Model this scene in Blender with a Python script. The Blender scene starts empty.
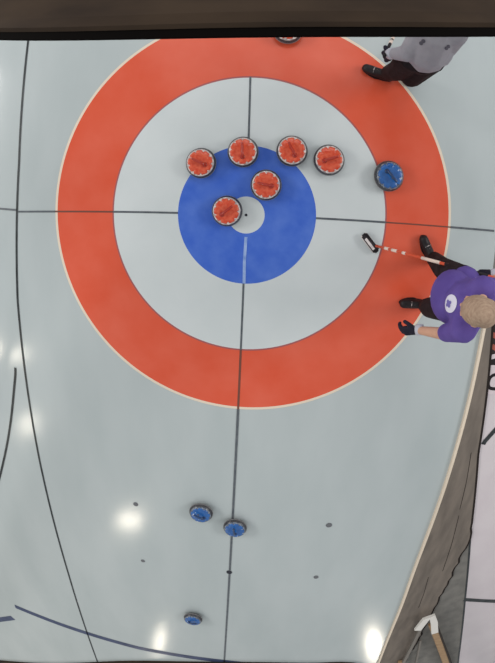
import bpy, bmesh, math, random
from mathutils import Vector, Matrix, noise
random.seed(7)
S = bpy.context.scene
COL = S.collection
PI = math.pi

# ------------------------------------------------------------------ materials
def lin(c):
    return tuple(((v/255)/12.92 if v/255 <= .04045 else ((v/255+.055)/1.055)**2.4) for v in c)

def mat(name, rgb, rough=.5, spec=.3, rgb2=None, scale=8., bump=0., bscale=60., coat=0., stretch=None, lo=.35, hi=.65, detail=4):
    m = bpy.data.materials.new(name); m.use_nodes = True
    nt = m.node_tree; n = nt.nodes; lk = nt.links
    p = n['Principled BSDF']
    p.inputs['Base Color'].default_value = (*lin(rgb), 1)
    p.inputs['Roughness'].default_value = rough
    p.inputs['Specular IOR Level'].default_value = spec
    if coat:
        p.inputs['Coat Weight'].default_value = coat; p.inputs['Coat Roughness'].default_value = .12
    tc = n.new('ShaderNodeTexCoord')
    src = tc.outputs['Object']
    if stretch:
        mp = n.new('ShaderNodeMapping'); mp.inputs['Scale'].default_value = stretch
        lk.new(src, mp.inputs['Vector']); src = mp.outputs['Vector']
    if rgb2:
        nz = n.new('ShaderNodeTexNoise'); nz.inputs['Scale'].default_value = scale; nz.inputs['Detail'].default_value = detail
        lk.new(src, nz.inputs['Vector'])
        r = n.new('ShaderNodeValToRGB')
        r.color_ramp.elements[0].position = lo; r.color_ramp.elements[0].color = (*lin(rgb), 1)
        r.color_ramp.elements[1].position = hi; r.color_ramp.elements[1].color = (*lin(rgb2), 1)
        lk.new(nz.outputs['Fac'], r.inputs['Fac']); lk.new(r.outputs['Color'], p.inputs['Base Color'])
    if bump:
        nb = n.new('ShaderNodeTexNoise'); nb.inputs['Scale'].default_value = bscale; nb.inputs['Detail'].default_value = 3
        lk.new(tc.outputs['Object'], nb.inputs['Vector'])
        b = n.new('ShaderNodeBump'); b.inputs['Strength'].default_value = bump; b.inputs['Distance'].default_value = .01
        lk.new(nb.outputs['Fac'], b.inputs['Height']); lk.new(b.outputs['Normal'], p.inputs['Normal'])
    return m

M = {}
M['ice'] = mat('pebbled_ice', (181, 190, 191), .15, .35, (189, 197, 198), 1.6, .02, 70, stretch=(1, .35, 1))
M['ice_inner'] = mat('white_ring_ice', (209, 216, 217), .19, .25, (214, 220, 221), 2.2, .02, 70)
M['ice_far'] = mat('next_sheet_ice', (208, 199, 203), .25, .25, (214, 206, 209), 2, .02, 70)
M['red_paint'] = mat('red_ring_ice', (221, 88, 60), .22, .25, (227, 104, 80), 2.2, .02, 70, lo=.3, hi=.7)  # lighter noise patches paint glare into the red
M['blue_paint'] = mat('blue_ring_ice', (66, 106, 206), .22, .2, (90, 126, 214), 5, .02, 70, lo=.35, hi=.75)
M['cream'] = mat('cream_edge', (232, 216, 196), .5, .2)
M['purple_edge'] = mat('inner_ring_edge', (168, 96, 96), .4, .2)
M['line'] = mat('dark_painted_line', (84, 90, 96), .3, .3, (104, 109, 114), 14)
M['line_black'] = mat('black_side_line', (40, 44, 46), .3, .3, (60, 64, 66), 10)
M['line_red'] = mat('line_over_red', (120, 74, 62), .3, .3)
M['line_pale'] = mat('pale_blue_line', (176, 200, 238), .3, .3, (120, 150, 214), 9)
M['hog'] = mat('navy_hog_line', (56, 66, 96), .3, .3, (70, 80, 112), 6)
M['dot'] = mat('dark_dot', (110, 112, 116), .5, .2)
M['dot_black'] = mat('black_dot', (50, 52, 60), .5, .2)
M['granite'] = mat('grey_granite', (48, 48, 54), .3, .5, (96, 95, 98), 90, lo=.45, hi=.7)
M['granite_glint'] = mat('granite_with_glints', (168, 158, 156), .25, .5, (232, 220, 214), 60, lo=.42, hi=.6)  # granite paled so lamp reflections are in its colour
M['granite_mid'] = mat('mid_polished_granite', (84, 92, 106), .25, .5, (150, 158, 170), 60, lo=.45, hi=.65)
M['band'] = mat('striking_band', (116, 114, 116), .8, .2, (140, 138, 138), 120)
M['red_cap'] = mat('red_plastic_highlights', (210, 66, 36), .3, .4, (226, 100, 68), 34, coat=.3)  # lighter mottling is highlights painted into the plastic
M['red_handle'] = mat('red_handle_plastic', (176, 46, 26), .3, .5, coat=.3)
M['blue_cap'] = mat('blue_plastic', (30, 88, 158), .25, .5, (42, 104, 176), 20, coat=.5)
M['blue_handle'] = mat('blue_handle_plastic', (34, 62, 104), .3, .5, coat=.3)
M['bolt'] = mat('steel_bolt', (90, 90, 92), .3, .5)
M['bezel'] = mat('dark_brown_plastic', (50, 40, 33), .6, .12, (66, 53, 42), 1.6, .02, 90, stretch=(1, 3, 1))
M['bezel_black'] = mat('black_plastic_lip', (9, 6, 5), .7, .05)
M['rubber'] = mat('grey_divider_foam', (112, 104, 97), .8, .15, (130, 120, 111), 5, .1, 60, stretch=(2, .5, 1))
M['concrete'] = mat('grey_floor', (118, 116, 112), .8, .15, (134, 131, 126), 6, .1, 40)
M['crack'] = mat('dark_gap', (48, 42, 40), .9, .1)
M['wood'] = mat('tan_wood', (156, 126, 96), .6, .25, (176, 146, 112), 7, stretch=(1, 6, 1))
M['white_cap'] = mat('white_plastic', (226, 222, 216), .45, .3)
M['grey_bar'] = mat('grey_bar', (118, 112, 106), .5, .3)
M['dark_bar'] = mat('dark_edge', (52, 44, 40), .6, .2)
M['print_black'] = mat('black_print', (34, 30, 32), .6, .2)
M['print_dark'] = mat('dark_sign_face', (58, 46, 46), .6, .2, (40, 36, 38), 6)
M['print_pink'] = mat('pale_sign_face', (214, 202, 206), .6, .2)
M['print_red'] = mat('red_print', (168, 92, 80), .6, .2)
M['skin'] = mat('skin', (206, 158, 132), .55, .3, (212, 166, 140), 20)
M['hair'] = mat('light_brown_hair', (182, 156, 134), .75, .2, (160, 134, 114), 40, .25, 120, stretch=(1, 1, 3))
M['hair_dark'] = mat('brown_hair', (86, 66, 54), .7, .2, (64, 50, 42), 40, .25, 120)
M['eye'] = mat('eye', (40, 34, 32), .2, .5)
M['eye_white'] = mat('eye_white', (214, 206, 200), .3, .4)
M['lips'] = mat('lips', (176, 108, 98), .5, .3)
M['purple'] = mat('purple_jersey', (94, 76, 148), .8, .15, (106, 88, 162), 7, .15, 25)
M['purple_dark'] = mat('purple_collar', (46, 34, 82), .8, .15)
M['logo_white'] = mat('white_print', (226, 224, 238), .7, .15)
M['logo_blue'] = mat('lilac_print', (120, 110, 180), .7, .15)
M['black_cloth'] = mat('black_cloth', (32, 26, 28), .8, .15, (44, 38, 40), 14, .15, 30)
M['black_shoe'] = mat('black_shoe', (30, 25, 28), .5, .3, (44, 38, 40), 10)
M['shoe_pale'] = mat('pale_shoe_trim', (190, 180, 178), .5, .3)
M['glove'] = mat('black_glove', (36, 34, 48), .7, .2)
M['glove_pale'] = mat('pale_glove_cuff', (196, 196, 206), .7, .2)
M['grey_jacket'] = mat('grey_jacket', (158, 156, 164), .8, .15, (170, 168, 175), 9, .2, 22)
M['grey_seam'] = mat('dark_grey_seam', (96, 94, 104), .8, .15)
M['broom_shaft'] = mat('orange_shaft', (216, 86, 54), .35, .4)
M['broom_white'] = mat('white_shaft_wrap', (240, 218, 204), .4, .3)
M['broom_head'] = mat('black_broom_head', (38, 32, 36), .5, .3)
M['broom_pad'] = mat('white_broom_pad', (222, 214, 212), .7, .2)

# ------------------------------------------------------------------ helpers
def link(name, me, m=None, parent=None, smooth=False):
    o = bpy.data.objects.new(name, me); COL.objects.link(o)
    if m is not None: me.materials.append(m)
    if parent is not None: o.parent = parent
    if smooth:
        for f in me.polygons: f.use_smooth = True
    return o

def tag(o, label=None, cat=None, group=None, kind=None):
    if label: o['label'] = label
    if cat: o['category'] = cat
    if group: o['group'] = group
    if kind: o['kind'] = kind
    return o

def thing(name, label, cat, loc=(0, 0, 0), rz=0., group=None):
    o = bpy.data.objects.new(name, None); COL.objects.link(o)
    o.location = loc; o.rotation_euler = (0, 0, rz); o.empty_display_size = .1
    return tag(o, label, cat, group)

def from_bm(name, bm, m=None, parent=None, smooth=False):
    bmesh.ops.recalc_face_normals(bm, faces=bm.faces[:])
    me = bpy.data.meshes.new(name); bm.to_mesh(me); bm.free()
    return link(name, me, m, parent, smooth)

def slab(name, pts, z0, z1, m, parent=None, bevel=0.):
    """closed prism over a ground polygon"""
    bm = bmesh.new()
    b = [bm.verts.new((x, y, z0)) for x, y in pts]; t = [bm.verts.new((x, y, z1)) for x, y in pts]
    bm.faces.new(b[::-1]); bm.faces.new(t)
    for i in range(len(pts)):
        j = (i+1) % len(pts); bm.faces.new((b[i], b[j], t[j], t[i]))
    if bevel:
        bmesh.ops.bevel(bm, geom=[e for e in bm.edges], offset=bevel, segments=2, affect='EDGES')
    return from_bm(name, bm, m, parent)

def add_box(bm, cx, cy, cz, sx, sy, sz, rot=None):
    mx = Matrix.Translation((cx, cy, cz)) @ (rot or Matrix.Identity(4)) @ Matrix.Diagonal((sx, sy, sz, 1))
    bmesh.ops.create_cube(bm, size=1, matrix=mx)

def smooth_path(pts, n=8):
    """Catmull-Rom through points"""
    P = [Vector(p) for p in pts]; P = [2*P[0]-P[1]]+P+[2*P[-1]-P[-2]]; out = []
    for i in range(1, len(P)-2):
        for k in range(n):
            t = k/n; a, b, c, d = P[i-1:i+3]
            out.append(.5*((2*b)+(c-a)*t+(2*a-5*b+4*c-d)*t*t+(3*b-a-3*c+d)*t**3))
    out.append(P[-2]); return out

def ribbon(bm, path, w, z0, z1):
    """solid strip of width w along a ground path"""
    P = [Vector((p[0], p[1])) for p in path]; rows = []
    for i, p in enumerate(P):
        d = (P[min(i+1, len(P)-1)]-P[max(i-1, 0)]).normalized(); n = Vector((-d.y, d.x))*w/2
        rows.append([bm.verts.new((q.x, q.y, z)) for q, z in ((p+n, z0), (p-n, z0), (p-n, z1), (p+n, z1))])
    bm.faces.new(rows[0][::-1]); bm.faces.new(rows[-1])
    for a, b in zip(rows, rows[1:]):
        for k in range(4): bm.faces.new((a[k], a[(k+1) % 4], b[(k+1) % 4], b[k]))

def line(name, path, w, m, z0=.003, z1=.005, parent=None):
    bm = bmesh.new(); ribbon(bm, path, w, z0, z1); return from_bm(name, bm, m, parent)

def annulus(name, r0, r1, z0, z1, m, parent, n=160):
    bm = bmesh.new(); R = []
    for i in range(n):
        a = 2*PI*i/n; c, s = math.cos(a), math.sin(a)
        R.append([bm.verts.new((r*c, r*s, z)) for r, z in ((r0, z0), (r1, z0), (r1, z1), (r0, z1))])
    for i in range(n):
        a, b = R[i], R[(i+1) % n]
        for k in range(4): bm.faces.new((a[k], a[(k+1) % 4], b[(k+1) % 4], b[k]))
    return from_bm(name, bm, m, parent)

def lathe(bm, prof, n=48, off=(0, 0, 0)):
    R = []
    for r, z in prof:
        if r < 1e-6: R.append([bm.verts.new((off[0], off[1], z+off[2]))]*n)
        else: R.append([bm.verts.new((off[0]+r*math.cos(2*PI*i/n), off[1]+r*math.sin(2*PI*i/n), z+off[2])) for i in range(n)])
    for a, b in zip(R, R[1:]):
        for i in range(n):
            j = (i+1) % n; v = []
            for q in (a[i], a[j], b[j], b[i]):
                if q not in v: v.append(q)
            if len(v) >= 3: bm.faces.new(v)

def tube(bm, path, radii, n=10):
    P = [Vector(p) for p in path]; rows = []; up = Vector((0, 0, 1))
    if isinstance(radii, (int, float)): radii = [radii]*len(P)
    u = None
    for i, p in enumerate(P):
        d = (P[min(i+1, len(P)-1)]-P[max(i-1, 0)]).normalized()
        if u is None: u = d.orthogonal().normalized()
        u = (u-d*u.dot(d)).normalized(); v = d.cross(u)
        rows.append([bm.verts.new(p+radii[i]*(u*math.cos(2*PI*k/n)+v*math.sin(2*PI*k/n))) for k in range(n)])
    bm.faces.new(rows[0][::-1]); bm.faces.new(rows[-1])
    for a, b in zip(rows, rows[1:]):
        for k in range(n): bm.faces.new((a[k], a[(k+1) % n], b[(k+1) % n], b[k]))

# organic bodies: tapered capsules and ellipsoids fused to one skin
def cap(bm, p0, r0, p1, r1, sub=2):
    t = bmesh.new()
    for p, r in ((p0, r0), (p1, r1)):
        bmesh.ops.create_icosphere(t, subdivisions=sub, radius=r, matrix=Matrix.Translation(Vector(p)))
    h = bmesh.ops.convex_hull(t, input=t.verts[:])
    bmesh.ops.delete(t, geom=[g for g in h['geom_interior'] if isinstance(g, bmesh.types.BMVert)], context='VERTS')
    me = bpy.data.meshes.new('tmp'); t.to_mesh(me); t.free(); bm.from_mesh(me); bpy.data.meshes.remove(me)

def chain(bm, pts):
    for (p0, r0), (p1, r1) in zip(pts, pts[1:]): cap(bm, p0, r0, p1, r1)

def ell(bm, c, s, rot=None, sub=3):
    bmesh.ops.create_icosphere(bm, subdivisions=sub, radius=1, matrix=Matrix.Translation(Vector(c)) @ (rot or Matrix.Identity(4)) @ Matrix.Diagonal((*s, 1)))

def fuse(name, bm, m, parent, voxel=.009, it=3, post=None):
    """one continuous skin out of everything in bm"""
    o = from_bm(name, bm, None, parent)
    r = o.modifiers.new('r', 'REMESH'); r.mode = 'VOXEL'; r.voxel_size = voxel
    s = o.modifiers.new('s', 'SMOOTH'); s.factor = .5; s.iterations = it
    dg = bpy.context.evaluated_depsgraph_get(); dg.update()
    me = bpy.data.meshes.new_from_object(o.evaluated_get(dg))
    old = o.data; o.modifiers.clear(); o.data = me; bpy.data.meshes.remove(old)
    me.materials.clear(); me.materials.append(m)
    for f in me.polygons: f.use_smooth = True
    if post:
        for v in me.vertices: v.co = post(v.co)
    return o

# ------------------------------------------------------------------ the ice and the floor beyond
EDGE = [(2.335, 3.0), (2.33, 0.4), (2.33, -.60), (2.312, -1.0), (2.312, -1.7), (2.308, -2.66), (2.305, -3.96), (2.35, -4.9), (2.39, -5.81), (2.45, -6.64), (2.60, -8.6), (2.75, -11)]  # ground points worked back from image pixels, like most positions further down
SEAM = [(2.40, 3.0), (2.36, .3), (2.365, -.65), (2.42, -1.04), (2.487, -1.54), (2.596, -2.33), (2.83, -3.30), (3.334, -4.96), (3.9, -6.72), (4.6, -8.8), (5.4, -11)]
def sheet(name, pts, m, label):
    bm = bmesh.new(); bm.faces.new([bm.verts.new((x, y, 0)) for x, y in pts])
    if bm.faces[:][0].normal.z < 0: bm.faces[:][0].normal_flip()
    me = bpy.data.meshes.new(name); bm.to_mesh(me); bm.free()
    for p in me.polygons:
        if p.normal.z < 0: p.flip()
    return tag(link(name, me, m), label, None, None, 'structure')
sheet('floor', [(-9, 3.0)] + EDGE + [(-9, -11)], M['ice'], 'pale grey-white pebbled curling ice under the rings and stones')
sheet('floor_middle', EDGE + SEAM[::-1], M['concrete'], 'grey floor strip between the two sheets')
sheet('floor_right', SEAM + [(9, -11), (9, 3.0)], M['ice_far'], 'pinkish white ice of the next sheet at the right')

# house
house = thing('curling_house', 'painted curling target of red, white and blue rings around a white button', 'curling target')
H0, H1 = .0005, .003
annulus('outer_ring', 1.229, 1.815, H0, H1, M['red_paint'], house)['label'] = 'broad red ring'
annulus('outer_edge', 1.815, 1.84, H0, H1, M['cream'], house)['label'] = 'thin cream outline of the red ring'
annulus('inner_edge', 1.214, 1.229, H0, H1, M['purple_edge'], house)['label'] = 'thin mauve outline inside the red ring'
annulus('white_ring', .603, 1.214, H0, H1, M['ice_inner'], house)['label'] = 'white ring between the red and the blue'
annulus('inner_ring', .16, .603, H0, H1, M['blue_paint'], house)['label'] = 'blue ring'
bm = bmesh.new(); lathe(bm, [(0, H0), (.16, H0), (.16, H1), (0, H1)], 64)
button = from_bm('button', bm, M['ice_inner'], house); button['label'] = 'white button at the centre'
bm = bmesh.new(); lathe(bm, [(0, H1), (.012, H1), (.012, H1+.001), (0, H1+.001)], 16)
from_bm('centre_hole', bm, M['dot_black'], button)

# painted lines
cl = thing('centre_line', 'thin dark centre line running lengthwise through the rings down to the hog line', 'line')
line('upper_segment', [(0, .603), (0, 1.222)], .018, M['line'], parent=cl)
line('blue_segment', [(.004, -.60), (0, -.40), (.006, -.19)], .026, M['line_pale'], parent=cl)['label'] = 'pale stripe on the blue ring'
line('white_segment', [(0, -1.222), (0, -.603)], .018, M['line'], parent=cl)
line('red_segment', [(0, -1.84), (0, -1.222)], .02, M['line_red'], parent=cl)['label'] = 'duller stripe across the red ring'
line('lower_segment', [(0, -6.9), (0, -1.84)], .024, M['line'], parent=cl)
tl = thing('tee_line', 'thin dark tee line running crosswise through the rings', 'line')
line('left_segment', [(-2.29, 0), (-1.84, 0)], .018, M['line'], parent=tl)
line('left_red_segment', [(-1.84, 0), (-1.222, 0)], .016, M['line_red'], parent=tl)['label'] = 'duller stripe across the left of the red ring'
line('left_white_segment', [(-1.222, 0), (-.603, 0)], .018, M['line'], parent=tl)
line('right_white_segment', [(.603, 0), (1.222, 0)], .018, M['line'], parent=tl)
line('right_red_segment', [(1.222, 0), (1.84, 0)], .012, M['line_red'], parent=tl)['label'] = 'duller stripe across the right of the red ring'
line('right_segment', [(1.84, 0), (2.30, 0)], .018, M['line'], parent=tl)
tag(line('side_line', [(-2.275, 2.6), (-2.285, .5), (-2.345, -.92), (-2.34, -2.0), (-2.335, -2.9), (-2.305, -5), (-2.295, -7.9)], .024, M['line_black']), 'long black line along the left side of the sheet', 'line')
tag(line('hog_line', [(-3.68, -6.60), (-2.79, -6.68), (-1.4, -6.78), (0, -6.75), (2.4, -6.75)], .11, M['hog']), 'thick navy hog line across the bottom of the sheet', 'line')
tag(line('side_line', smooth_path([(-2.47, -1.70, 0), (-2.501, -1.856, 0), (-2.658, -2.407, 0), (-2.871, -2.969, 0), (-3.25, -3.80, 0)], 5), .03, M['line_black']), 'short black slanting line of the next sheet at the left edge', 'line')
tag(line('hog_line', [(-4.9, -7.9), (-3.88, -7.10)], .12, M['hog']), 'short thick navy line end at the lower left edge', 'line')
tag(line('tee_line', [(-2.75, .05), (-2.31, .017)], .02, M['line']), 'short dark tee line end left of the long side line', 'line')
tag(line('cross_line', [(3.325, -4.97), (4.3, -5.27)], .07, M['line_black']), 'black crosswise line on the pinkish ice at lower right', 'line')
tag(line('slanting_line', [(2.64, -2.22), (2.652, -2.179), (2.86, -1.86)], .055, M['line_black']), 'black slanting line on the pinkish ice at the right edge', 'line')
for (x, y, r, k, lb) in ((-1.125, -3.276, .03, 'dot', 'grey dot on the ice just above the bright glare spot'), (-1.114, -4.30, .026, 'dot', 'grey dot on the ice below the bright glare spot'),
                      (-.005, -4.266, .035, 'dot_black', 'dark dot on the centre line below the blue stones'), (1.082, -3.305, .034, 'dot', 'upper grey dot on open ice right of the blue stones'),
                      (1.07, -4.254, .03, 'dot', 'lower grey dot on open ice right of the centre line')):
    bm = bmesh.new(); lathe(bm, [(0, .0005), (r, .0005), (r, .0055), (0, .0055)], 20)
    o = from_bm('ice_dot', bm, M[k]); o.location = (x, y, 0)
    tag(o, lb, 'dot', 'dots painted in the ice')

# ------------------------------------------------------------------ divider and things on the right
EP = smooth_path([(x, y, 0) for x, y in EDGE[2:]], 4)
div = thing('sheet_divider', 'long grey-brown divider with a cream edge along the right side of the ice', 'divider', (2.6, -4, 0))
def rel(pts): return [(x-2.6, y+4) for x, y in pts]
def farside(y):   # far side of the divider: the seam between camera pictures, then its own edge
    S_ = [(2.36, .3), (2.365, -.65), (2.42, -1.04), (2.487, -1.54), (2.596, -2.33), (2.83, -3.30), (2.92, -3.62), (2.89, -4.14), (2.87, -5.2), (2.90, -5.83), (2.89, -6.46), (2.9, -8.6), (3.1, -11)]
    for (x0, y0), (x1, y1) in zip(S_, S_[1:]):
        if y1 <= y <= y0: return x0+(x1-x0)*(y-y0)/(y1-y0)
    return 2.36
random.seed(3)
inn = [(p.x+.02, p.y) for p in EP]
ys = [-.56-i*.09 for i in range(int(8.2/.09))]
far = [(farside(y)-.012+(random.uniform(-.02, .02) if y < -3.4 else 0), y) for y in ys]
inn = [(x, y) for x, y in inn if y > ys[-1]]
slab('top', rel(inn + far[::-1]), .0, .03, M['rubber'], div)
line('cream_edge', rel([(p.x, p.y) for p in EP if p.y > -8.6]), .03, M['cream'], .0, .034, div)['label'] = 'cream painted edge'
line('dark_gap', rel([(x+.012, y) for x, y in far]), .042, M['crack'], .0, .02, div)['label'] = 'dark ragged gap along its far side'
for (x0, y0, x1, y1) in ((2.62, -3.2, 2.72, -4.2), (2.5, -2.3, 2.6, -3.1), (2.55, -4.3, 2.62, -5.0)):
    line('crease', rel([(x0, y0), ((x0+x1)/2+.01, (y0+y1)/2), (x1, y1)]), .007, M['crack'], .029, .0315, div)
tag(line('picture_seam', [(x-.0, y) for x, y in SEAM[2:10]], .025, M['line_black'], .0005, .0045), 'thin dark seam between two camera pictures, along the edge of the pinkish ice', 'joint')  # seam of the screen's camera views, drawn as a strip on the floor

# lettered sign lying beside the divider, mostly cut off by the photo's edge
sg = thing('lettered_sign', 'dark sign with broken black and white lettering at the right edge beside the divider', 'sign', (2.5, -1.2, 0))
def rs(pts): return [(x-2.5, y+1.2) for x, y in pts]
slab('face', rs([(2.385, -.55), (2.75, -.55), (2.75, -1.30), (2.475, -1.30), (2.435, -1.04)]), .0, .006, M['print_dark'], sg)
slab('pale_face', rs([(2.475, -1.30), (2.78, -1.30), (2.80, -1.62), (2.53, -1.62)]), .0, .006, M['print_pink'], sg)
for i, y in enumerate((-.83, -.98, -1.10)):
    line('red_letter', rs([(2.41+.02*i, y), (2.47+.02*i, y-.03), (2.56, y)]), .05, M['print_red'], .0055, .0075, sg)
line('white_letter', rs([(2.47, -1.215), (2.53, -1.20), (2.7, -1.22)]), .05, M['print_pink'], .0055, .0075, sg)
line('black_letter', rs([(q.x, q.y) for q in smooth_path([(2.78, -1.40, 0), (2.58, -1.40, 0), (2.515, -1.425, 0), (2.50, -1.49, 0), (2.53, -1.545, 0), (2.62, -1.56, 0), (2.78, -1.56, 0)], 5)]), .035, M['print_black'], .0055, .0078, sg)

# A-shaped wooden stand lying towards the bottom
st = thing('folding_stand', 'tan wooden A-shaped stand with a white top cap on the grey floor at lower right', 'stand', (3.0, -6.0, 0))
def bar(name, p0, p1, w, h, m):
    a, b = Vector(p0)-Vector((3, -6, 0)), Vector(p1)-Vector((3, -6, 0)); d = b-a
    bm = bmesh.new(); q = d.to_track_quat('X', 'Z').to_matrix().to_4x4(); c = (a+b)/2
    add_box(bm, c.x, c.y, c.z, d.length, w, h, q)
    bmesh.ops.bevel(bm, geom=bm.edges[:], offset=min(w, h)*.15, segments=2, affect='EDGES')
    return from_bm(name, bm, m, st)
bar('side_rail', (2.88, -5.28, .15), (3.80, -7.05, .07), .11, .05, M['wood'])
r2 = bar('rail_edge', (2.945, -5.28, .15), (3.91, -7.08, .07), .03, .06, M['dark_bar']); r2['label'] = 'dark edge strip'
bar('leg', (2.76, -5.42, .12), (2.88, -7.05, .05), .06, .04, M['grey_bar'])
bar('brace', (2.90, -5.85, .09), (3.18, -7.05, .05), .035, .03, M['grey_bar'])
bm = bmesh.new()
ribbon(bm, rs([(0, 0)])*0 or [(x-3, y+6) for x, y in ((2.68, -5.36), (2.72, -5.10), (2.80, -5.04), (2.88, -5.20), (2.99, -5.50))], .10, .16, .20)
from_bm('top_cap', bm, M['white_cap'], st)['label'] = 'white cap'
bar('foot', (2.80, -6.55, .06), (2.86, -7.0, .06), .09, .05, M['wood'])

# ------------------------------------------------------------------ curling stones
def stone_proto(kind):
    t = thing('curling_stone', 'curling stone', 'curling stone')
    prof = [(0, .0), (.060, .0), (.066, .003), (.085, .008), (.118, .020), (.136, .036), (.1435, .050), (.1445, .057), (.1435, .066), (.137, .082), (.125, .096), (.112, .104), (.10, .107), (0, .107)]
    bm = bmesh.new(); lathe(bm, prof, 56)
    body = from_bm('body', bm, M['granite'], t, True)
    bm = bmesh.new(); lathe(bm, [(.1435, .048), (.1455, .050), (.1460, .057), (.1455, .064), (.1435, .066)], 56)
    from_bm('striking_band', bm, M['band'], body, True)
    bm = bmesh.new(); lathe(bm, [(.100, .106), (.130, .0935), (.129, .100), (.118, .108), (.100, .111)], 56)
    from_bm('polished_ring', bm, M['granite_glint' if kind == 'red' else 'granite_mid'], body, True)['label'] = 'polished ring with pale specks painted as glints'
    # cap with scalloped rim, its notches baring the painted glints
    bm = bmesh.new(); n = 120; rings = []
    for k, (r, z) in enumerate(((.0, .120), (.06, .120), (.105, .118), (.117, .1125), (.118, .106))):
        if r == 0: c = bm.verts.new((0, 0, z)); continue
        row = []
        for i in range(n):
            a = 2*PI*i/n; sc = 1.
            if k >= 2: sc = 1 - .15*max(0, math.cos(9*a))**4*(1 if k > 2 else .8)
            row.append(bm.verts.new((r*sc*math.cos(a), r*sc*math.sin(a), z)))
        rings.append(row)
    for i in range(n): bm.faces.new((c, rings[0][i], rings[0][(i+1) % n]))
    for a, b in zip(rings, rings[1:]):
        for i in range(n): bm.faces.new((a[i], b[i], b[(i+1) % n], a[(i+1) % n]))
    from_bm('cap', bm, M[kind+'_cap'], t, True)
    # gooseneck handle
    bm = bmesh.new()
    path = smooth_path([(-.052, 0, .115), (-.050, 0, .135), (-.034, 0, .152), (.0, 0, .157), (.045, 0, .158), (.078, 0, .156)], 5)
    tube(bm, path, [.015 if i < 6 else .0125 for i in range(len(path)-1)]+[.008], 12)
    hd = from_bm('handle', bm, M[kind+'_handle'], t, True)
    bm = bmesh.new(); lathe(bm, [(0, .118), (.024, .118), (.023, .123), (0, .124)], 20, (-.052, 0, 0))
    from_bm('handle_base', bm, M[kind+'_handle'], hd, True)
    bm = bmesh.new(); lathe(bm, [(0, .118), (.011, .118), (.010, .1225), (0, .123)], 16, (.03, 0, 0))
    from_bm('bolt', bm, M['bolt'], t, True)
    return t

STONE = .91
def copy_tree(o, parent=None):
    c = o.copy(); COL.objects.link(c)
    if parent is not None: c.parent = parent
    for ch in list(o.children): copy_tree(ch, c)
    return c

RED = [(-.398, .437, 155, 'red-topped curling stone leftmost of the red cluster, half on the blue ring\'s upper left edge'),
       (-.040, .538, 92, 'red-topped curling stone on the upper edge of the blue ring, on the centre line'),
       (.373, .560, 118, 'red-topped curling stone straddling the upper right edge of the blue ring'),
       (.688, .499, 20, 'red-topped curling stone wholly on the white ring, nearest the blue-topped stone'),
       (.164, .262, 170, 'red-topped curling stone wholly on the blue ring, right of the centre line above the button'),
       (-.160, .030, 40, 'red-topped curling stone overlapping the left half of the white button'),
       (.318, 1.655, 60, 'curling stone mostly hidden behind the dark top frame, on the red ring')]
BLUE = [(1.213, .398, -48, 'blue-topped curling stone on the inner edge of the red ring'),
        (-.348, -3.202, 150, 'upper blue-topped curling stone of the pair, clear of the centre line on its left'),
        (.036, -3.381, 100, 'blue-topped curling stone sitting on the centre line'),
        (-.467, -5.413, 15, 'lone blue-topped curling stone farthest down the sheet near the navy line')]
for kind, lst in (('red', RED), ('blue', BLUE)):
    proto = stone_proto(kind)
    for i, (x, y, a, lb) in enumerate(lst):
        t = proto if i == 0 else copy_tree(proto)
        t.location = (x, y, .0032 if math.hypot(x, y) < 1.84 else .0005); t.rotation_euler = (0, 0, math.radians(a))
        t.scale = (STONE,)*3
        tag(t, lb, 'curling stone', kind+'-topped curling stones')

# ------------------------------------------------------------------ people
def V(*a): return Vector(a)

def hand(bm, wrist, direc, palm_n, side, grip=.6):
    """palm, four unequal bent fingers and a thumb leaving the side of the palm"""
    d = Vector(direc).normalized(); n = Vector(palm_n); n = (n-d*n.dot(d)).normalized(); s = d.cross(n)*side
    w = Vector(wrist)
    cap(bm, w, .027, w+d*.03, .030)
    for k in (-1, 0, 1): cap(bm, w+d*.025+s*.020*k, .017, w+d*.085+s*.027*k, .0145)
    for k, ln in zip((-1.5, -.5, .5, 1.5), (.058, .074, .080, .070)):
        b = w+d*.088+s*.0195*k
        a1, a2, a3 = grip*.6, grip*1.5, grip*2.3
        dirs = [(d*math.cos(a)+n*math.sin(a)) for a in (a1, a2, a3)]
        p = b
        for q, f in zip(dirs, (.45, .32, .23)):
            e = p+q*ln*f; cap(bm, p, .0095, e, .0085, 1); p = e
    t0 = w+d*.03+s*.030; t1 = t0+(d*.6+s*.75+n*.3).normalized()*.042; t2 = t1+(d*.75+n*.6).normalized()*.032
    cap(bm, t0, .014, t1, .011); cap(bm, t1, .0105, t2, .009)

def shoe(name, heel, toe, m, trim, parent):
    h, t = Vector(heel), Vector(toe); d = (t-h); d.z = 0; L = d.length; d.normalize(); s = V(-d.y, d.x, 0)
    bm = bmesh.new()
    def P(u, v, z): return h+d*u*L+s*v+V(0, 0, z)
    cap(bm, P(.10, 0, .045), .042, P(.45, 0, .045), .044); cap(bm, P(.45, 0, .042), .046, P(.84, .004, .038), .043)
    cap(bm, P(.16, 0, .06), .042, P(.18, 0, .115), .046); cap(bm, P(.2, 0, .09), .040, P(.6, 0, .06), .034)
    o = fuse(name, bm, m, parent, .008, 2)
    for v in o.data.vertices: v.co.z = max(v.co.z, .004)
    bm = bmesh.new()
    ring = []
    for i in range(28):
        a = 2*PI*i/28; ring.append(P(.48+.50*math.cos(a), (.050 if math.cos(a) > -.2 else .042)*math.sin(a), 0))
    b = [bm.verts.new(p+V(0, 0, .0006)) for p in ring]; tt = [bm.verts.new(p+V(0, 0, .014)) for p in ring]
    bm.faces.new(b[::-1]); bm.faces.new(tt)
    for i in range(28): bm.faces.new((b[i], b[(i+1) % 28], tt[(i+1) % 28], tt[i]))
    from_bm('sole', bm, M['black_shoe'], o)
    bm = bmesh.new()
    for u in (.42, .52, .62): tube(bm, [P(u, -.026, .079-.02*(u-.42)), P(u+.02, 0, .099-.03*(u-.42)), P(u, .026, .079-.02*(u-.42))], .004, 6)
    from_bm('laces', bm, trim, o)
    return o

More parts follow.
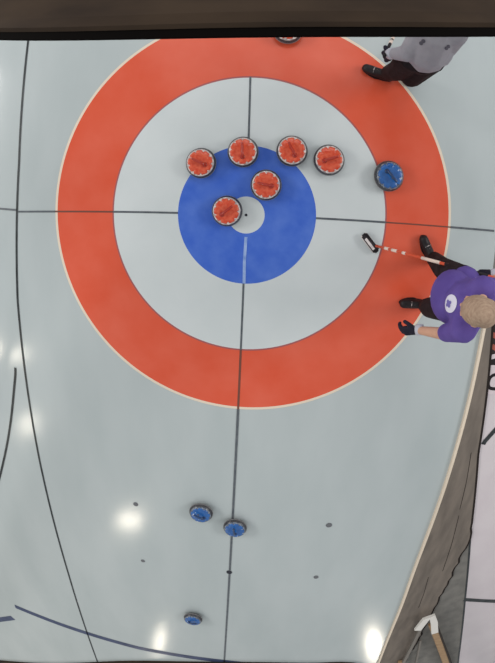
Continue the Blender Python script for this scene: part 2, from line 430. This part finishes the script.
def person(name, label, J, mats, face, opts):
    """J: joints in metres; every garment follows the same skeleton"""
    root = thing(name, label, 'person', (0, 0, 0))
    f = Vector(face).normalized()           # where the head looks
    bm = bmesh.new()
    # trunk
    sh = (J['shL']+J['shR'])/2; hp = (J['hipL']+J['hipR'])/2; ax = (J['shR']-J['shL']).normalized()
    cap(bm, J['hipL'], .095, J['hipR'], .095)
    chain(bm, [(hp+V(0, 0, .03), .125), (J['waist'], .120), (J['chest'], .135), (sh, .085)])
    for s_ in ('L', 'R'):
        cap(bm, J['chest'], .11, J['sh'+s_], .062)
        chain(bm, [(J['sh'+s_], .058), (J['el'+s_], .042), (J['wr'+s_], .028)])
        chain(bm, [(J['hip'+s_], .092), (J['kn'+s_], .060), (J['an'+s_], .042)])
        an = J['an'+s_]; toe = J['toe'+s_]; cap(bm, an+V(0, 0, -.03), .036, toe+V(0, 0, .02), .026)
        hand(bm, J['wr'+s_], J['hd'+s_], J['pn'+s_], 1 if s_ == 'R' else -1, opts.get('grip', .7))
    # neck and head
    hc = J['head']; nk = J['neck']
    cap(bm, sh+V(0, 0, .02), .06, nk, .055); cap(bm, nk, .053, hc-V(0, 0, .04), .058)
    upv = (hc-nk).normalized(); upv = (upv-f*upv.dot(f)).normalized(); sd = f.cross(upv)
    def H(a, b, c): return hc+f*a+sd*b+upv*c
    R = Matrix((f, sd, upv)).transposed().to_4x4()
    ell(bm, H(-.012, 0, .022), (.098, .077, .098), R)
    ell(bm, H(.018, 0, -.045), (.072, .060, .070), R)
    ell(bm, H(.062, 0, -.088), (.026, .028, .020), R)           # chin
    cap(bm, H(.086, 0, .012), .010, H(.106, 0, -.022), .015)    # nose
    for k in (-1, 1):
        ell(bm, H(-.004, .080*k, -.01), (.020, .011, .032), R)  # ears
        ell(bm, H(.070, .034*k, .022), (.018, .026, .010), R)   # brows
        ell(bm, H(.064, .042*k, -.028), (.018, .020, .018), R)  # cheeks
    body = fuse('body', bm, M['skin'], root, .0075, 3)
    for k in (-1, 1):
        b2 = bmesh.new(); bmesh.ops.create_icosphere(b2, subdivisions=2, radius=.011, matrix=Matrix.Translation(H(.080, .032*k, .004)))
        ey = from_bm('eye', b2, M['eye_white'], root, True)
        b2 = bmesh.new(); bmesh.ops.create_icosphere(b2, subdivisions=2, radius=.006, matrix=Matrix.Translation(H(.0865, .032*k, .003)))
        from_bm('iris', b2, M['eye'], ey, True)
    b2 = bmesh.new(); tube(b2, [H(.076, -.024, -.058), H(.086, -.01, -.056), H(.087, 0, -.057), H(.086, .01, -.056), H(.076, .024, -.058)], [.003, .006, .006, .006, .003], 8)
    from_bm('mouth', b2, M['lips'], root, True)
    # hair
    b2 = bmesh.new()
    ell(b2, H(-.018, 0, .033), (.100, .083, .098), R); ell(b2, H(-.045, 0, -.01), (.072, .080, .085), R)
    fuse('hair', b2, mats['hair'], root, .008, 2)
    # shirt
    b2 = bmesh.new(); g = opts.get('bulk', 0)
    hm = opts.get('hem', .05)
    chain(b2, [(hp+V(0, 0, hm-.03), .142+g*.5), (J['waist'], .142+g), (J['chest'], .150+g*.6), (sh+V(0, 0, -.01), .098)])
    hm = opts.get('hem', .05); cap(b2, J['hipL']+V(0, 0, hm), .11, J['hipR']+V(0, 0, hm), .11)
    if 'belly' in J: ell(b2, J['belly'], (.14, .18, .17))
    for s_ in ('L', 'R'):
        cap(b2, J['chest'], .13, J['sh'+s_], .080)
        e = J['sh'+s_].lerp(J['el'+s_], opts['sleeve'][s_]) if opts['sleeve'][s_] <= 1 else J['el'+s_]
        chain(b2, [(J['sh'+s_], .078), (e, .062)])
        if opts['sleeve'][s_] > 1: chain(b2, [(J['el'+s_], .061), (J['el'+s_].lerp(J['wr'+s_], opts['sleeve'][s_]-1), .044)])
    zc = hp.z-.085+hm-.05
    top = fuse(opts['top'], b2, mats['top'], root, .009, 4, lambda q: V(q.x, q.y, max(q.z, zc+.01*math.sin(q.x*40))) if (q.xy-hp.xy).length < .24 and q.z < zc+.02 else q)
    # trousers
    b2 = bmesh.new()
    cap(b2, J['hipL']+V(0, 0, .02), .112, J['hipR']+V(0, 0, .02), .112); cap(b2, hp+V(0, 0, .03), .136, hp.lerp(J['waist'], .7), .131)
    for s_ in ('L', 'R'): chain(b2, [(J['hip'+s_], .108), (J['kn'+s_], .086), (J['an'+s_]+V(0, 0, .03), .070)])
    fuse('trousers', b2, mats['legs'], root, .009, 3)
    for s_ in ('L', 'R'):
        d = (J['toe'+s_]-J['an'+s_]); d.z = 0; d.normalize(); a = J['an'+s_].copy(); a.z = 0
        shoe('shoe', a-d*.055, a+d*.225, M['black_shoe'], M['shoe_pale'], root)
        if s_ in opts['gloves']:
            b2 = bmesh.new(); dd = Vector(J['hd'+s_]).normalized()
            hh = bmesh.new(); hand(hh, J['wr'+s_], J['hd'+s_], J['pn'+s_], 1 if s_ == 'R' else -1, opts.get('grip', .7))
            for v in hh.verts: pass
            me = bpy.data.meshes.new('tmp'); hh.to_mesh(me); hh.free(); b2.from_mesh(me); bpy.data.meshes.remove(me)
            gl = fuse('glove', b2, M['glove'], root, .0055, 1)
            for v in gl.data.vertices: v.co += v.normal*.005
            b3 = bmesh.new(); lo = J['wr'+s_]-dd*.02; tube(b3, [lo-dd*.02, lo, J['wr'+s_]+dd*.012], [.038, .040, .038], 14)
            from_bm('cuff', b3, M['glove_pale'], gl, True)
    return root, H, R, top

# --- the sweeper in purple
J = dict(toeR=V(1.575, -.12, .02), anR=V(1.655, -.285, .095), knR=V(1.575, -.305, .50), hipR=V(1.56, -.33, .90),
         toeL=V(1.43, -.70, .02), anL=V(1.625, -.70, .095), knL=V(1.52, -.625, .49), hipL=V(1.53, -.53, .90),
         waist=V(1.50, -.43, 1.06), belly=V(1.43, -.42, 1.04), chest=V(1.455, -.425, 1.25),
         shR=V(1.47, -.30, 1.36), shL=V(1.385, -.545, 1.36), elR=V(1.77, -.34, 1.12), elL=V(1.365, -.648, 1.10),
         wrR=V(1.74, -.265, 1.0), hdR=V(-.5, -.1, -.3), pnR=V(-.2, -.5, -.6), wrL=V(1.268, -.685, .91), hdL=V(-.85, -.25, -.5), pnL=V(.2, .5, -.6),
         neck=V(1.42, -.405, 1.46), head=V(1.345, -.38, 1.56))
p1, H, R, top = person('person', 'person in a purple jersey and black trousers holding a broom, standing right of the rings', J,
    dict(hair=M['hair'], top=M['purple'], legs=M['black_cloth']), (-.62, .10, -.78),
    dict(top='jersey', sleeve=dict(L=.75, R=1.25), gloves='LR', bulk=.012, grip=.75))
# collar and round badge sit on the jersey
bm = bmesh.new(); c = V(1.432, -.412, 1.44)
tube(bm, [c+V(.066*math.cos(a), .074*math.sin(a), .028*math.cos(a)-.012) for a in [2*PI*i/28 for i in range(29)]], .016, 8)
from_bm('collar', bm, M['purple_dark'], top, True)

def stick_on(surf, name, origin, direc, r, m, lift=.004, shape=None):
    """a small print pressed onto a garment: each vertex dropped onto its surface"""
    d = Vector(direc).normalized(); u = d.orthogonal().normalized(); v = d.cross(u)
    from mathutils.bvhtree import BVHTree
    me = surf.data; tree = BVHTree.FromPolygons([q.co for q in me.vertices], [list(p.vertices) for p in me.polygons])
    bm = bmesh.new(); rows = []
    for k in range(0, 6):
        row = []
        for i in range(24):
            a = 2*PI*i/24; rad = r*k/5*(shape(a) if shape else 1)
            o = Vector(origin)+u*rad*math.cos(a)+v*rad*math.sin(a)
            loc, nor, _, _ = tree.ray_cast(o, d)
            row.append(bm.verts.new((loc if loc else o)-d*lift))
        rows.append(row)
    for a, b in zip(rows, rows[1:]):
        for i in range(24): bm.faces.new((a[i], b[i], b[(i+1) % 24], a[(i+1) % 24]))
    bmesh.ops.remove_doubles(bm, verts=bm.verts[:], dist=1e-5)
    return from_bm(name, bm, m, surf, True)
eye = V(.258, .082, 3.5)
tgt = V(1.287, -.404, 1.3); dv = V(.74, -.2, -.64).normalized()
lg = stick_on(top, 'badge', tgt-dv*.5, dv, .054, M['logo_white']); lg['label'] = 'white round badge on the chest'
stick_on(top, 'badge_print', tgt-dv*.5+V(-.02, .0, 0), dv, .026, M['logo_blue'], .007, lambda a: .6+.4*abs(math.cos(2*a)))

# --- the broom
b0, b1 = V(1.105, -.20, .035), V(1.70, -.275, 1.08)
br = thing('curling_broom', 'orange curling broom with a black and white head held by the purple person', 'broom', b0)
def rb(p): return Vector(p)-b0
bm = bmesh.new(); tube(bm, [rb(b0.lerp(b1, t)) for t in (0.04, .3, .6, 1)], .0115, 12)
shaft = from_bm('shaft', bm, M['broom_shaft'], br, True)
for t0, t1 in ((.13, .17), (.20, .25), (.30, .33), (.47, .62)):
    bm = bmesh.new(); tube(bm, [rb(b0.lerp(b1, t)) for t in (t0, t1)], .0128, 12); from_bm('wrap', bm, M['broom_white'], shaft, True)
bm = bmesh.new(); tube(bm, [rb(b0.lerp(b1, t)) for t in (.66, .97)], .0138, 12); from_bm('grip', bm, M['broom_head'], shaft, True)
d = V(.095, -.105, 0).normalized(); rot = Matrix.Rotation(math.atan2(d.y, d.x), 4, 'Z'); hc_ = V(1.085, -.185, 0)-b0
bm = bmesh.new(); add_box(bm, hc_.x, hc_.y, .042+b0.z*-1+.0, .20, .060, .030, rot); bmesh.ops.bevel(bm, geom=bm.edges[:], offset=.012, segments=3, affect='EDGES')
hd = from_bm('broom_head', bm, M['broom_head'], br, True)
bm = bmesh.new(); add_box(bm, hc_.x, hc_.y, .017-b0.z, .19, .068, .024, rot); bmesh.ops.bevel(bm, geom=bm.edges[:], offset=.009, segments=2, affect='EDGES')
from_bm('broom_pad', bm, M['broom_pad'], hd, True)
bm = bmesh.new(); q = rot @ V(.0, -.012, 0); add_box(bm, hc_.x+q.x, hc_.y+q.y, .0585-b0.z, .12, .022, .004, rot)
from_bm('head_stripe', bm, M['broom_pad'], hd)

# --- the person in grey at the top
J = dict(toeL=V(1.00, 1.345, .02), anL=V(1.180, 1.280, .095), knL=V(1.175, 1.205, .43), hipL=V(1.17, 1.18, .80),
         toeR=V(1.35, 1.48, .02), anR=V(1.385, 1.285, .095), knR=V(1.285, 1.165, .43), hipR=V(1.31, 1.19, .80),
         waist=V(1.23, 1.19, .96), chest=V(1.215, 1.25, 1.11),
         shL=V(1.15, 1.27, 1.18), shR=V(1.345, 1.23, 1.18), elL=V(1.085, 1.14, .96), elR=V(1.39, 1.23, .95),
         wrL=V(1.015, 1.19, .79), hdL=V(-.15, .1, -.8), pnL=V(.6, .3, -.2), wrR=V(1.34, 1.36, .80), hdR=V(-.3, .8, -.2), pnR=V(-.2, .3, -.8),
         neck=V(1.20, 1.36, 1.24), head=V(1.19, 1.43, 1.33))
p2, H2, R2, top2 = person('person', 'person in a grey jacket bending at the top, cut off by the dark frame', J,
    dict(hair=M['hair_dark'], top=M['grey_jacket'], legs=M['black_cloth']), (-.15, .75, -.6),
    dict(top='jacket', sleeve=dict(L=1.7, R=1.8), gloves='L', bulk=.012, grip=.9, hem=.14))
eye = V(.258, .082, 3.5)
for nm, t_, r_ in (('dark_print', V(1.14, 1.17, 1.1), .022), ('dark_print', V(1.31, 1.16, 1.1), .02)):
    dv = (t_-eye).normalized(); stick_on(top2, nm, t_-dv*.6, dv, r_, M['grey_seam'], .004, lambda a: .35+.65*abs(math.cos(a)))
b0, b1 = V(1.33, 1.82, .035), V(.965, 1.16, .82)
br2 = thing('curling_broom', 'dark broom with a white-wrapped shaft held by the person in grey', 'broom', b0)
bm = bmesh.new(); tube(bm, [rb(b0.lerp(b1, t)) for t in (0.04, .3, .6, 1)], .0125, 12)
sh2 = from_bm('shaft', bm, M['broom_head'], br2, True)
for t0, t1 in ((.45, .58), (.62, .70)):
    bm = bmesh.new(); tube(bm, [rb(b0.lerp(b1, t)) for t in (t0, t1)], .0142, 12); from_bm('wrap', bm, M['broom_white'], sh2, True)
bm = bmesh.new(); add_box(bm, 0, 0, .010, .20, .060, .030); bmesh.ops.bevel(bm, geom=bm.edges[:], offset=.012, segments=3, affect='EDGES')
h2 = from_bm('broom_head', bm, M['broom_head'], br2, True)
bm = bmesh.new(); add_box(bm, 0, 0, -.018, .19, .068, .024); bmesh.ops.bevel(bm, geom=bm.edges[:], offset=.009, segments=2, affect='EDGES')
from_bm('broom_pad', bm, M['broom_pad'], h2, True)

# ------------------------------------------------------------------ the television frame round the picture
tv = thing('television_frame', 'dark brown television frame running along the whole top and bottom edges', 'television frame', (0, 0, 0))
def yedge(x): return .822+.088*(x-.05)**2
xs = [-2.4+4.85*i/40 for i in range(41)]
def loft(name, rows, m):
    bm = bmesh.new(); R_ = [[bm.verts.new(p) for p in r] for r in rows]; k = len(rows[0])
    bm.faces.new(R_[0][::-1]); bm.faces.new(R_[-1])
    for a, b in zip(R_, R_[1:]):
        for i in range(k): bm.faces.new((a[i], a[(i+1) % k], b[(i+1) % k], b[i]))
    return from_bm(name, bm, m, tv)
loft('inner_lip', [[(x, yedge(x), 1.79), (x, yedge(x)+.06, 1.77), (x, yedge(x)+.06, 1.815), (x, yedge(x)+.005, 1.80)] for x in xs], M['bezel_black'])['label'] = 'black inner lip'
loft('top_bar', [[(x, yedge(x)+.046, 1.77), (x, yedge(x)+.40, 1.75), (x, yedge(x)+.40, 1.85), (x, yedge(x)+.10, 1.85), (x, yedge(x)+.055, 1.835), (x, yedge(x)+.040, 1.815)] for x in xs], M['bezel'])
bot = smooth_path([(-6.3, -10.55, 0), (-5.19, -9.80, 0), (-3.4, -8.62, 0), (-1.8, -7.50, 0), (-.7, -6.99, 0), (.35, -6.69, 0), (1.3, -6.60, 0), (2.15, -6.66, 0), (3.0, -7.6, 0), (5.6, -8.9, 0)], 5)
bm = bmesh.new(); ribbon(bm, [(p.x, p.y-.1) for p in bot], .2, .0, .05); from_bm('bottom_bar', bm, M['bezel'], tv)
for a, b in ((V(-2.4, yedge(-2.4)+.22, 1.80), V(-6.3, -10.6, .03)), (V(2.45, yedge(2.45)+.22, 1.80), V(5.6, -9.0, .03))):  # sloping bars added out of view to hold up the raised top bar
    bm = bmesh.new(); tube(bm, [a, b], .08, 8); from_bm('support_bar', bm, M['bezel'], tv)

def rebase(root, base):
    def walk(o):
        for ch in o.children:
            if ch.type == 'MESH': ch.data.transform(Matrix.Translation(-base))
            walk(ch)
    walk(root); root.location = base + V(0, 0, .0032)
rebase(p1, V(1.58, -.45, 0)); rebase(p2, V(1.27, 1.27, 0))

# ------------------------------------------------------------------ light
w = bpy.data.worlds.new('hall'); S.world = w; w.use_nodes = True
bg = w.node_tree.nodes['Background']; bg.inputs[0].default_value = (.93, .97, 1.0, 1); bg.inputs[1].default_value = .44
def area(name, loc, target, sx, sy, power, col=(1, 1, 1)):
    l = bpy.data.lights.new(name, 'AREA'); l.shape = 'RECTANGLE'; l.size = sx; l.size_y = sy; l.energy = power; l.color = col
    o = bpy.data.objects.new(name, l); COL.objects.link(o); o.location = loc
    o.rotation_euler = (Vector(target)-Vector(loc)).to_track_quat('-Z', 'Y').to_euler()
    return o
area('added_fill', (0, 4.6, 6.5), (0, -.5, 0), 6, 2.5, 85, (1, .97, .94))  # added source, its reflection pales the top of the red ring
area('added_fill', (-9.5, 2, 6), (0, .3, 0), 5, 2.5, 430, (1, .97, .94))  # added side fill, set where the top bar throws no shade on the rings
area('added_fill', (9.5, 2, 6), (0, .3, 0), 5, 2.5, 400, (1, .97, .94))  # matching fill added on the right, out of view
# small warm lamps whose reflections show as bright spots on the ice
def lamp(gx, gy, sx, sy, power, H=6.5, col=(1, .9, .74)):
    C = Vector((.258, .082)); L = C+(Vector((gx, gy))-C)*((3.5+H)/3.5)
    area('ceiling_lamp', (L.x, L.y, H), (L.x, L.y, 0), sx, sy, power, col)
lamp(-1.221, -3.563, .75, .3, 60)
lamp(-2.72, -1.54, 2.4, .08, 90)
lamp(-2.40, -2.409, .4, .6, 34)
lamp(-1.016, -6.339, .10, 1.6, 60)
lamp(2.22, -6.0, .10, 1.0, 170)

# ------------------------------------------------------------------ camera: wide-angle overhead rink camera
cd = bpy.data.cameras.new('overhead_camera'); cam = bpy.data.objects.new('overhead_camera', cd); COL.objects.link(cam)
rx, ry, rz = .16388514, -.11306087, -.05060389
A = Matrix.Rotation(rz, 3, 'Z') @ Matrix.Rotation(ry, 3, 'Y') @ Matrix.Rotation(rx, 3, 'X')
cam.matrix_world = Matrix.Translation((.257586, .082055, 3.499963)) @ A.transposed().to_4x4()
cd.type = 'PANO'; cd.panorama_type = 'FISHEYE_LENS_POLYNOMIAL'; cd.sensor_fit = 'AUTO'; cd.sensor_width = 36
cd.fisheye_fov = math.radians(200)
cd.fisheye_polynomial_k0 = 0
for i, k in enumerate((0.045518842, 3.39265543e-06, -4.15664077e-06, 3.4940305e-08)): setattr(cd, 'fisheye_polynomial_k%d' % (i+1), -k)
cd.shift_x = (247.5-227.634714)/495; cd.shift_y = -(331.5-270.887286)/663
cd.clip_start = .05; cd.clip_end = 100
S.camera = cam
vs = S.view_settings; vs.view_transform = 'Standard'; vs.look = 'None'; vs.gamma = 1; vs.exposure = .07; vs.use_curve_mapping = False
